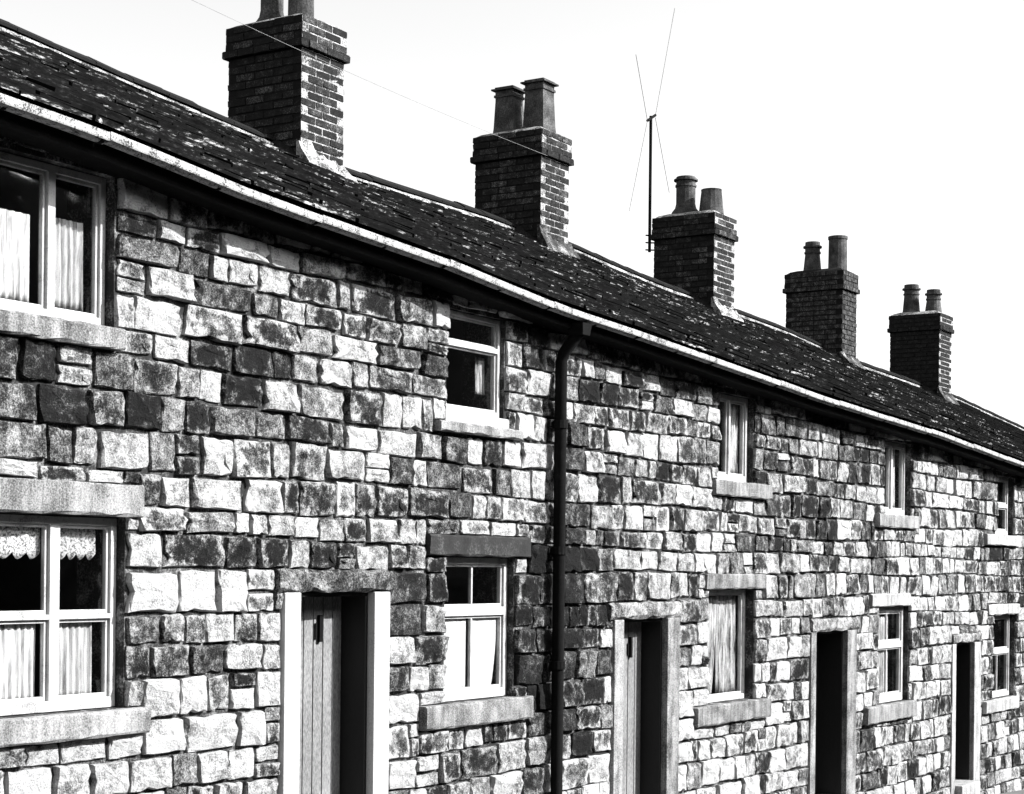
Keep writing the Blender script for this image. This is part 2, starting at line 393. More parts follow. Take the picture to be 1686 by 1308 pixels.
H.append(shift(H[4], 9.8, -.49, 'far cottage roof just beyond the last chimney of the terrace'))
H.append(shift(H[4], 14.7, -.735, 'cottage roof at the far right end of the ridge, running out of the picture'))

ROOT = []; WALL = []
def openings(h):
    o = []
    for k in ('up', 'low'): o.append((h[k]['x'][0], h[k]['x'][1], h[k]['z'][0], h[k]['z'][1]))
    if 'door' in h:
        d = h['door']; o.append((d['x'][0] - .06, d['x'][1] + .06, GZ(d['x'][0]) - .1, d['zt'] + .03))
    return o
def wall_mesh(xa, xb, ops):
    gz = min(GZ(xa), GZ(xb)) - .25
    xs = {xa, xb}; zs = {gz}
    n = 12
    for i in range(n + 1): xs.add(xa + (xb - xa) * i / n)
    for a, b, c, d in ops: xs |= {a, b}; zs |= {c, d}
    xs = sorted(xs); zs = sorted(zs) + [99]
    inside = lambda x, z: any(a < x < b and c < z < d for a, b, c, d in ops)
    top = lambda x: EZ(x) + .015
    mb = MB(); nx, nz = len(xs) - 1, len(zs) - 1
    S = [[not inside((xs[i] + xs[i + 1]) / 2, (zs[j] + zs[j + 1]) / 2 if j < nz - 1 else zs[j] + .01) for j in range(nz)] for i in range(nx)]
    zz = lambda x, j: top(x) if j == nz else zs[j]
    for i in range(nx):
        for j in range(nz):
            if not S[i][j]: continue
            x0, x1 = xs[i], xs[i + 1]; a, b, c, d = zz(x0, j), zz(x1, j), zz(x1, j + 1), zz(x0, j + 1); T = THICK
            mb.quad((x0, 0, a), (x1, 0, b), (x1, 0, c), (x0, 0, d)); mb.quad((x0, T, a), (x0, T, d), (x1, T, c), (x1, T, b))
            if i == 0 or not S[i - 1][j]: mb.quad((x0, 0, a), (x0, 0, d), (x0, T, d), (x0, T, a))
            if i == nx - 1 or not S[i + 1][j]: mb.quad((x1, 0, b), (x1, T, b), (x1, T, c), (x1, 0, c))
            if j == 0 or not S[i][j - 1]: mb.quad((x0, 0, a), (x0, T, a), (x1, T, b), (x1, 0, b))
            if j == nz - 1 or not S[i][j + 1]: mb.quad((x0, 0, d), (x1, 0, c), (x1, T, c), (x0, T, d))
    return mb

def make_window(root, h, spec, style, rnd):
    x0, x1 = spec['x']; z0, z1 = spec['z']; Y = spec.get('Y', .09)
    fw = spec.get('fw', .05); mat = spec.get('mat', 'white_paint')
    g = .006; fx0, fx1, fz0, fz1 = x0 + g, x1 - g, z0 + g, z1 - g
    mb = MB(); d = .07
    mb.box(fx0, fx0 + fw, Y, Y + d, fz0, fz1); mb.box(fx1 - fw, fx1, Y, Y + d, fz0, fz1)
    mb.box(fx0 + fw, fx1 - fw, Y + .002, Y + d, fz1 - fw, fz1); mb.box(fx0 + fw, fx1 - fw, Y - .012, Y + d, fz0, fz0 + fw * 1.3)
    W = mb.build('window', mat, root, bevel=.004)
    def bar(name, a, b, c, e, dy=.01, dd=.05):
        m2 = MB(); m2.box(a, b, Y + dy, Y + dy + dd, c, e); return m2.build(name, mat, W, bevel=.003)
    mulls = spec.get('mull', []); prev = fx0 + fw; lights = []
    for (ma, mb_) in mulls:
        bar('mullion', ma, mb_, fz0 + fw * 1.3, fz1 - fw, -.004, .06); lights.append((prev, ma)); prev = mb_
    lights.append((prev, fx1 - fw))
    for li, (a, b) in enumerate(lights):
        zb, zt = fz0 + fw * 1.3, fz1 - fw
        tr = spec.get('trans')
        segs = [(zb, zt)]
        if tr:
            bar('transom', a, b, tr[0], tr[1], -.002, .055); segs = [(zb, tr[0]), (tr[1], zt)]
        for si, (c, e) in enumerate(segs):
            s = spec.get('sash', .022)
            if s:
                m2 = MB(); y0, y1 = Y + .02, Y + .05
                m2.box(a, a + s, y0, y1, c, e); m2.box(b - s, b, y0, y1, c, e); m2.box(a + s, b - s, y0 + .001, y1, c, c + s * 1.2); m2.box(a + s, b - s, y0 + .001, y1, e - s, e)
                m2.build('sash', mat, W, bevel=.003)
            bars = spec.get('bars', {}).get((li, si), 0)
            for q in range(bars):
                xx = a + (b - a) * (q + 1) / (bars + 1); bar('glazing_bar', xx - .011, xx + .011, c + s, e - s, .022, .026)
            xs = [a + s] + [a + (b - a) * (q + 1) / (bars + 1) for q in range(bars)] + [b - s]
            for q in range(bars + 1):
                m2 = MB(); m2.box(xs[q] - .004, xs[q + 1] + .004, Y + .034, Y + .038, c + s * .8, e - s * .8); m2.build('pane', 'glass', W)
    return W

def curtain(name, label, x0, x1, z0, z1, Y, mat='cloth', folds=9, amp=.012, gather=None, scallop=0, rnd=RND, top_tilt=0., group='curtains in the terrace windows'):
    mb = MB(); nx = folds * 6; nz = 10; ph = rnd.uniform(0, 6); rows = []
    irr = [rnd.uniform(.6, 1.4) for _ in range(folds + 2)]
    for j in range(nz + 1):
        t = j / nz; row = []
        for i in range(nx + 1):
            s = i / nx; k = s * folds
            xa, xb = x0, x1
            if gather: xa, xb = gather(t, x0, x1)
            A = amp * irr[int(k)] * (.7 + .3 * (1 - t))
            z = z0 + (z1 - z0) * t + top_tilt * s * t
            if scallop and j == 0: z += scallop * abs(math.sin(k * math.pi))
            row.append((xa + (xb - xa) * s, Y + A * math.sin(k * 2 * math.pi + ph + .4 * t), z))
        rows.append(row)
    n = nx + 1
    for r in rows: mb.v += r
    for j in range(nz):
        for i in range(nx): a = j * n + i; mb.f.append((a, a + 1, a + 1 + n, a + n))
    o = mb.build(name, mat, None, smooth=True); sol = o.modifiers.new('s', 'SOLIDIFY'); sol.thickness = .002
    return tag(o, label, 'curtain', group)

def make_door(root, d, mat, jmat, lmat, planks, rnd, idx):
    x0, x1 = d['x']; zt = d['zt']; zg = GZ(x0); Y = {1: .23, 2: .22}.get(idx, .3)
    zb = GZ(x0) + .22
    P = -.055
    for a, b, kname in ((d['jl'][0], d['jl'][1], 'l'), (d['jr'][0], d['jr'][1], 'r')):
        mb = MB(); mb.box(a, b - (.0 if kname == 'l' else 0), P, Y + .03, zg - .15, zt - .004); mb.build('door_jamb', jmat, root, bevel=.008)
    a, b, c, e = d['lintel']; mb = MB(); roughbox(mb, a, b, P - .015, .2, c, e, 14, .016, rnd); ol = mb.build('door_lintel', 'stone', root); ol.color = ({1: .42}.get(idx, .68), 0, .5, 1)
    mb = MB(); mb.box(x0 + .003, x1 - .003, -.16, .3, zg - .15, zb - .012); mb.build('doorstep', 'ashlar_pale', root, bevel=.015)
    # added dark lining: shade of the reveals put into its colour
    mb = MB(); mb.box(x0 + .001, x0 + .03, .01, Y + .044, zb, zt - .006); mb.box(x1 - .03, x1 - .001, .01, Y + .044, zb, zt - .006); mb.box(x0 + .03, x1 - .03, .012, Y + .044, zt - .035, zt - .006)
    mb.build('reveal_shade_lining', 'dark_paint', root)
    x0 += .03; x1 -= .03; zt -= .03
    mb = MB(); mb.box(x0 + .003, x1 - .003, Y + .045, Y + .085, zb, zt - .01); D = mb.build('door', mat, root)
    n = planks; L = (x1 - x0 - .006)
    for i in range(n):
        a = x0 + .003 + L * i / n; b = x0 + .003 + L * (i + 1) / n; mb = MB()
        mb.box(a + .005, b - .005, Y + rnd.uniform(-.002, .002), Y + .043, zb + .004, zt - .012); mb.build('plank', mat, D, bevel=.004)
    pk = {1: at(524, 1035, Y), 2: at(1036, 1066, Y)}.get(idx, Vector((x0 + L * .6, Y, zt - .3))); xk = pk.x; mb = MB(); zk = pk.z - .1
    mb.box(xk - .018, xk + .018, Y - .03, Y - .003, zk, zk + .2); mb.box(xk - .05, xk - .028, Y - .014, Y - .003, zk + .02, zk + .14); mb.build('door_knocker', 'iron', D, bevel=.003)
    xk = x0 + .07; zk = zb + .95; mb = MB(); mb.tube([(xk, Y, zk), (xk, Y - .05, zk), (xk, Y - .06, zk)], [.01, .012, .028], 10); mb.build('door_knob', 'iron', D)
    return D

STY = {  # lights, bars and paint of each window
 0: (dict(mull=[(7.66, 7.72)], mat='white_paint', Y=.07, fw=.045), dict(mull=[(6.80, 6.87), (7.70, 7.78)], trans=(-.345, -.315), Y=.065)),
 1: (dict(trans=(1.79, 1.83), Y=.035, fw=.038, sash=.018), dict(mull=[], trans=(-.40, -.33), Y=.06, bars={(0, 1): 1, (0, 0): 1}, fw=.055)),
 2: (dict(mull=[(17.22, 17.26)], Y=.06), dict(Y=.09, fw=.04)),
 3: (dict(mull=[(22.1, 22.16)], Y=.07), dict(trans=(-.98, -.90), Y=.06, bars={(0, 0): 1, (0, 1): 1}, fw=.07))}
STY[4] = (dict(trans=(.98, 1.04), Y=.07), dict(trans=(-1.22, -1.15), Y=.07, bars={(0, 0): 1}))
for hi, h in enumerate(H):
    rnd = random.Random(50 + hi); xa, xb = BND[hi], BND[hi + 1]
    root = empty('terraced_house', ((xa + xb) / 2, 0, GZ((xa + xb) / 2))); ROOT.append(root)
    tag(root, h['label'], 'house', 'cottages of the stone terrace')
    ops = openings(h) if hi < 6 else []
    WALL.append(wall_mesh(xa, xb, ops).build('wall', 'mortar', root))
    mb = MB(); gz = GZ(xb) - .25
    mb.hexa([(xa, 7.4, gz), (xb, 7.4, gz), (xb, 7.75, gz), (xa, 7.75, gz), (xa, 7.4, EZ(xa)), (xb, 7.4, EZ(xb)), (xb, 7.75, EZ(xb)), (xa, 7.75, EZ(xa))]); mb.build('rear_wall', 'mortar', root)
    mb = MB(); x = xb - .1                                   # party wall up to the ridge
    ring = lambda x: [(x, THICK + .003, gz), (x, 7.397, gz), (x, 7.397, EZ(x) - .02), (x, RY, RZ(x) - .12), (x, THICK + .003, EZ(x) + .02)]
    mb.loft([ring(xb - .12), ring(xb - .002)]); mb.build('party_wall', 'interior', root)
    if hi == 0:
        mb = MB(); mb.loft([ring(xa + .002), ring(xa + .12)]); mb.build('party_wall', 'mortar', root)
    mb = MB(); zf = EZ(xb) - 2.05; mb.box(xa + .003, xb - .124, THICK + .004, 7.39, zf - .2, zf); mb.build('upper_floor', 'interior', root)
    if hi < 6:
        st = STY[min(hi, 4)]
        for k, sp in (('up', st[0]), ('low', st[1])):
            sp = dict(sp); sp.update(h[k])
            if hi == 5:
                for q in ('trans',):
                    if q in sp: sp[q] = (sp[q][0] - .245, sp[q][1] - .245)
            make_window(root, h, sp, None, rnd)
            a, b, c, e = h[k]['sill']; mb = MB(); roughbox(mb, a, b, -.095, .1, c, e, 16, .008, rnd)
            mb.build('window_sill', 'ashlar' if hi in (0, 1, 2, 3) else 'ashlar_pale', root)
            if 'lintel' in h[k]:
                a, b, c, e = h[k]['lintel']; mb = MB(); roughbox(mb, a, b, -.06, .09, c, e, 16, .009, rnd)
                mb.build('window_lintel', {0: 'ashlar', 1: 'ashlar_dark', 2: 'ashlar'}.get(hi, 'ashlar_pale'), root)
        if hi == 1:
            mb = MB(); mb.box(11.80, 12.74, -.03, .1, 1.166, 1.246); mb.build('timber_sill', 'white_paint', root, bevel=.005)
        if 'door' in h:
            make_door(root, h['door'], {1: 'grey_paint', 2: 'grey_paint'}.get(hi, 'dark_paint'), {1: 'whitewash', 2: 'ashlar', 3: 'ashlar'}.get(hi, 'ashlar_pale'), {1: 'ashlar_dark'}.get(hi, 'ashlar'), {1: 7, 2: 6}.get(hi, 5), rnd, hi)

# ------------------------------------------------------------------ stones of the front walls
obst = []
for hi, h in enumerate(H[:6]):
    for k in ('up', 'low'):
        s = h[k]; obst.append((s['x'][0], s['x'][1], s['z'][0], s['z'][1]))
        obst.append(s['sill'])
        if 'lintel' in s: obst.append(s['lintel'])
    if hi == 1: obst.append((11.80, 12.74, 1.17, 1.25))
    if 'door' in h:
        d = h['door']; obst.append((d['jl'][0], d['jr'][1], -9, d['zt'])); obst.append(d['lintel'])
courses = [-4.6]
zs_px = [at(356, v, 0).z for v in (465, 513, 563, 607, 668, 721, 782, 839, 884, 939, 1005, 1060, 1113, 1172, 1231, 1291)][::-1]
z = zs_px[0]; low = []
while z > -4.6: low.append(z); z -= RND.uniform(.2, .28)
courses = low[::-1] + zs_px[1:]
while courses[-1] < 2.9: courses.append(courses[-1] + RND.uniform(.13, .23))

def project(x, z):
    q = Vector((x, 0, z)) - CAM; dd = q.dot(FW); return CX + FPX * q.dot(R2) / dd, CY - FPX * q.dot(U2) / dd
# sooty and scrubbed regions of the wall, as ellipses in metres: (x, z, rx, rz, tone shift)
def region(u, v, ru, rv, s):
    a = at(u - ru, v, 0); b = at(u + ru, v, 0); c = at(u, v - rv, 0); d = at(u, v + rv, 0)
    return ((a.x + b.x) / 2, (c.z + d.z) / 2, (b.x - a.x) / 2, (c.z - d.z) / 2, s)
REG = [region(110, 640, 150, 90, -.34), region(230, 740, 90, 60, -.22), region(430, 650, 110, 80, -.10), region(560, 640, 60, 60, -.05),
       region(920, 1060, 60, 180, -.65), region(930, 640, 40, 150, -.12), region(990, 900, 50, 25, -.3), region(310, 1060, 110, 70, -.1),
       region(690, 960, 40, 60, -.4), region(690, 1060, 45, 45, -.15), region(640, 1190, 150, 130, .26), region(250, 1240, 300, 80, .22), region(1020, 1240, 150, 120, .14),
       region(1370, 780, 120, 120, -.16), region(1220, 640, 170, 60, -.14), region(520, 420, 220, 60, -.06), region(420, 500, 120, 60, .04),
       region(1200, 1200, 140, 120, .18), region(1080, 800, 110, 100, .08), region(1540, 950, 60, 300, .12), region(1290, 1100, 40, 130, .06),
       region(430, 850, 160, 60, .06), region(330, 980, 120, 60, .12), region(800, 790, 100, 60, .05), region(1640, 900, 60, 120, -.12)]
def tone_at(x, z, r):
    t = 0.
    for a, b, c, d, s in REG:
        q = ((x - a) / c) ** 2 + ((z - b) / d) ** 2
        if q < 1.7: t += s * min(1., 1.7 - q)
    u = r.random()
    if u < .20: base = r.uniform(.15, .36)
    elif u < .58: base = r.uniform(.42, .66)
    else: base = r.uniform(.66, 1.0)
    return max(.05, min(1.15, base + t + .17))
cand = [[] for _ in H]
srnd = random.Random(77)
for ri in range(len(courses) - 1):
    below = here if ri else []; here = []
    za, zb = courses[ri], courses[ri + 1]; hgt = zb - za; zm = (za + zb) / 2
    x = BND[0] + srnd.uniform(0, .2); xend = BND[6]
    cuts = sorted({c for o in obst if o[2] < zb - .03 and o[3] > za + .03 for c in (o[0], o[1])} | {BND[0], xend})
    for a, b in zip(cuts, cuts[1:]):
        if b - a < .05: continue
        mid = (a + b) / 2
        free = [(za, zb)]
        for o in obst:
            if o[0] - 1e-4 < mid < o[1] + 1e-4:
                nf = []
                for c, d in free:
                    if o[3] <= c or o[2] >= d: nf.append((c, d)); continue
                    if o[2] - c > .055: nf.append((c, o[2]))
                    if d - o[3] > .055: nf.append((o[3], d))
                free = nf
        for c, d in free:
            x = a
            while x < b - .02:
                wd = srnd.choice((srnd.uniform(.14, .24), srnd.uniform(.22, .34), srnd.uniform(.26, .36), srnd.uniform(.32, .46), srnd.uniform(.2, .58))) * (1 if d - c > .12 else 1.2)
                for _ in range(3):
                    if any(abs(x + wd - j) < .05 for j in below): wd += .07
                if b - (x + wd) < .13: wd = b - x if b - x < .5 else (b - x) / 2
                xm = x + wd / 2; top = EZ(xm) - .01
                zc, zd = c, min(d, top)
                zc += .02 * math.sin(xm * 1.3 + ri * 1.7) * (c == za); zd += .02 * math.sin(xm * 1.3 + (ri + 1) * 1.7) * (zd == zb)
                if zd - zc > .05 and zd > GZ(xm) - .05:
                    if zd - zc > .19 and wd < .34 and srnd.random() < .07:
                        zsplit = zc + (zd - zc) * srnd.uniform(.4, .6); bands = [(zc, zsplit), (zsplit, zd)]
                    else: bands = [(zc, zd)]
                    for e, g in bands:
                        hi = next(i for i in range(len(H)) if BND[i] <= xm < BND[i + 1] + 1e-6)
                        cand[hi].append((x, x + wd, e, g))
                x += wd; here.append(x)
def stone_params(s, r):
    x0, x1, z0, z1 = s; gx = r.uniform(.003, .009); gz_ = r.uniform(.003, .008)
    wd, hg = x1 - x0 - 2 * gx, z1 - z0 - 2 * gz_
    prot = r.uniform(.024, .05) * (1.1 if wd * hg > .06 else .85)
    return ((x0 + x1) / 2 + r.uniform(-.003, .003), -.002, (z0 + z1) / 2 + r.uniform(-.007, .007)), (wd * (-1 if r.random() < .0 else 1), prot, hg)
print('stones', [len(c) for c in cand])
for hi, lst in enumerate(cand):
    r = random.Random(300 + hi)
    def area(s):
        q = Vector(((s[0] + s[1]) / 2, 0, (s[2] + s[3]) / 2)) - CAM; u, v = project((s[0] + s[1]) / 2, (s[2] + s[3]) / 2)
        vis = -40 < u < 1730 and -40 < v < 1340
        return (s[1] - s[0]) * (s[3] - s[2]) / q.length_squared * (1 if vis else .001)
    lst.sort(key=area, reverse=True)
    for s in lst[:300]:
        loc, sc = stone_params(s, r)
        tone = tone_at(loc[0], loc[2], r); wear = r.choice((0, 0, .3, .5)) if tone < .85 else r.choice((0, 0, 0, .3, .5))
        inst('stone', r.choice(STONES), WALL[hi], loc, sc, (0, r.uniform(-.03, .03), 0), (tone, wear, r.random(), 1))
    if len(lst) > 300:
        mb = MB()
        for s in lst[300:]:
            loc, sc = stone_params(s, r); me = r.choice(STONES); n = len(mb.v)
            mb.v += [(loc[0] + v.co.x * sc[0], loc[1] + v.co.y * sc[1], loc[2] + v.co.z * sc[2]) for v in me.vertices]
            mb.f += [tuple(n + i for i in p.vertices) for p in me.polygons]
        o = mb.build('small_stones', 'stone', WALL[hi]); o.color = (.6, 0, .5, 1); tag(o, kind='stuff')

# ------------------------------------------------------------------ roofs
YE = -.285                                              # eave edge of the slates
def roofpt(x, t):                                      # t 0 at the eaves, 1 at the ridge
    e = EZ(x) + .035; return Vector((x, YE + (RY - YE) * t, e + (RZ(x) - .05 - e) * t))
ROOFS = []
for hi in range(len(H)):
    xa, xb = BND[hi], BND[hi + 1]; mb = MB(); n = 10; r = random.Random(900 + hi)
    xs = [xa + (xb - xa) * i / n for i in range(n + 1)]
    rings = []
    for x in xs:
        a, b = roofpt(x, 0.02), roofpt(x, 1); c = Vector((x, 2 * RY - YE, a.z)); dn = Vector((0, 0, -.06))
        rings.append([a + dn, a, b, c, c + dn, b + dn * 1.2])
    mb.loft(rings); roof = mb.build('roof', 'soot_shade_mortar', ROOT[hi]); ROOFS.append(roof)
    # diminishing courses of stone slates
    t = 0.; Ls = (roofpt(xa, 1) - roofpt(xa, 0)).length; row = 0; exps = []
    while t < .985:
        e = (.30 - .15 * t) ; exps.append((t, e)); t += e / Ls
    joined = MB()
    for row, (t, e) in enumerate(exps):
        x = xa + (r.uniform(0, .2) if row else 0); x = xa
        while x < xb - .01:
            wd = r.uniform(.3, .75)
            if xb - x - wd < .25: wd = xb - x
            xm = x + wd / 2; p = roofpt(xm, t); q = roofpt(xm, min(1., t + .05)); s = (q - p).normalized()
            ux = (roofpt(xm + .05, t) - roofpt(xm - .05, t)).normalized(); nn = ux.cross(s).normalized(); s = nn.cross(ux)
            tip = r.uniform(.06, .10); s2 = (s * math.cos(tip) - nn * math.sin(tip)); n2 = ux.cross(s2)
            L = min(e * 1.55, (1 - t) * Ls + .02); th = r.uniform(.018, .034)
            rot = Matrix((ux, s2, n2)).transposed()
            rot = rot @ Matrix.Rotation(r.uniform(-.012, .012), 3, 'Z')
            base = p + nn * (.03 + r.uniform(0, .008)) - s * r.uniform(0, .02) * (0 if row == 0 else 1)
            me = r.choice(SLATES)
            if hi < 6: inst('slate', me, roof, base, (wd - .008, L, th), rot.to_euler())
            else:
                k = len(joined.v); SM = Matrix.Diagonal((wd - .008, L, th))
                joined.v += [tuple(base + rot @ (SM @ v.co)) for v in me.vertices]; joined.f += [tuple(k + i for i in pl.vertices) for pl in me.polygons]
            x += wd
    if joined.v: tag(joined.build('slates', 'slate', roof), kind='stuff')
    # ridge tiles on a bed of pale mortar
    x = xa
    while x < xb - .05:
        L = min(r.uniform(.42, .5), xb - x); 
        if xb - x - L < .2: L = xb - x
        z0, z1 = RZ(x) + r.uniform(-.006, .01), RZ(x + L) + r.uniform(-.006, .01)
        prof = [(-.15, -.055), (-.155, -.03), (-.05, .035), (0, .05), (.05, .035), (.155, -.03), (.15, -.055), (0, .01)]
        mb = MB(); mb.loft([[(x + .004, RY + a, z0 + b + .035) for a, b in prof], [(x + L - .004, RY + a, z1 + b + .035) for a, b in prof]])
        mb.build('ridge_tile', 'ridge', roof)
        x += L
    mb = MB(); n = 40; rr = []
    for i in range(n + 1):
        x = xa + (xb - xa) * i / n; d = r.uniform(-.008, .02) * 1.2; z = RZ(x)
        o = (.012 if r.random() < .55 else -.03)
        rr.append([(x, RY - .12, z - .06), (x, RY - .165 - o - d, z - .08 - (o + d) * .4), (x, RY - .16 - o * .6 - d, z - .05 - d), (x, RY - .13, z - .03)])
    mb.loft(rr); mb.build('ridge_mortar', 'pale_mortar', roof)
    # gutter: half-round sections with collars and brackets
    x = xa; gut = None
    joints = [xa]
    while joints[-1] < xb - .01: joints.append(min(xb, joints[-1] + 1.56 if xb - joints[-1] > 2.2 else xb))
    for ga, gb in zip(joints, joints[1:]):
        mb = MB(); rings = []; nseg = 5; jz = r.uniform(-.008, .008)
        for i in range(nseg + 1):
            x = ga + .004 + (gb - ga - .008) * i / nseg; z = EZ(x) + jz * (1 - 2 * i / nseg); R_ = .055
            out = [(-.325 - R_ * math.cos(q) , -R_ * 1.15 * math.sin(q)) for q in [math.pi * k / 8 for k in range(9)]]
            inn = [(-.325 - (R_ - .008) * math.cos(q), -(R_ - .008) * 1.15 * math.sin(q)) for q in [math.pi * k / 8 for k in range(9)]][::-1]
            lip = [(out[0][0] - .004, out[0][1] - .05), (out[0][0] - .008, out[0][1] - .04), (out[0][0] - .008, out[0][1])]
            rings.append([(x, a, z + b) for a, b in lip + out + inn])
        mb.loft(rings); g = mb.build('gutter', 'gutter', ROOT[hi])
        for xc, mt, wdt, rad in [(gb - .035, 'iron', .03, .064), (ga + (gb - ga) * .5, 'iron', .025, .063)]:
            mb = MB(); rings = []
            z = EZ(xc)
            for k in range(9):
                q = math.pi * k / 8
                if mt: rings.append([(xc - wdt / 2, -.325 - rad * math.cos(q), z - rad * 1.12 * math.sin(q)), (xc + wdt / 2, -.325 - rad * math.cos(q), z - rad * 1.12 * math.sin(q)), (xc + wdt / 2, -.325 - (rad - .006) * math.cos(q), z - (rad - .006) * 1.12 * math.sin(q)), (xc - wdt / 2, -.325 - (rad - .006) * math.cos(q), z - (rad - .006) * 1.12 * math.sin(q))])
            mb.loft(rings[1 if xc > gb - .05 else 3:]); mb.build('gutter_bracket', mt, g)
    # fascia behind the gutter, deepened and blackened: eaves shade put into colour
    mb = MB(); rr = []
    for x in xs: z = EZ(x); rr.append([(x, -.262, z - .13), (x, -.232, z - .13), (x, -.232, z - .0), (x, -.262, z - .0)])
    mb.loft(rr); mb.build('fascia', 'iron', ROOT[hi])
    mb = MB(); rr = []
    for x in xs: z = EZ(x); rr.append([(x, -.229, z - .115), (x, -.004, z - .115), (x, -.004, z - .09), (x, -.229, z - .09)])
    mb.loft(rr); mb.build('soffit', 'iron', ROOT[hi])

# ------------------------------------------------------------------ chimneys
def lathe_pot(mb, cx, cy, prof, square):
    seg = 4 if square else 16; rings = []
    for z, rad in prof:
        if square: rings.append([(cx + sx * rad, cy + sy * rad, z) for sx, sy in ((-1, -1), (1, -1), (1, 1), (-1, 1))])
        else: rings.append([(cx + rad * math.cos(2 * math.pi * k / seg), cy + rad * math.sin(2 * math.pi * k / seg), z) for k in range(seg)])
    mb.loft(rings, cap=False)
    n = seg; base = len(mb.v) - n * len(rings)
    # a dark flue inside
    zt, rt = prof[-1]
    inner = [(zt, rt), (zt, rt - .022), (zt - .25, rt - .03)]
    r2 = []
    for z, rad in inner:
        if square: r2.append([(cx + sx * rad, cy + sy * rad, z) for sx, sy in ((-1, -1), (1, -1), (1, 1), (-1, 1))])
        else: r2.append([(cx + rad * math.cos(2 * math.pi * k / seg), cy + rad * math.sin(2 * math.pi * k / seg), z) for k in range(seg)])
    mb.loft(r2, cap=False); mb.f.append(tuple(len(mb.v) - n + j for j in range(n)))

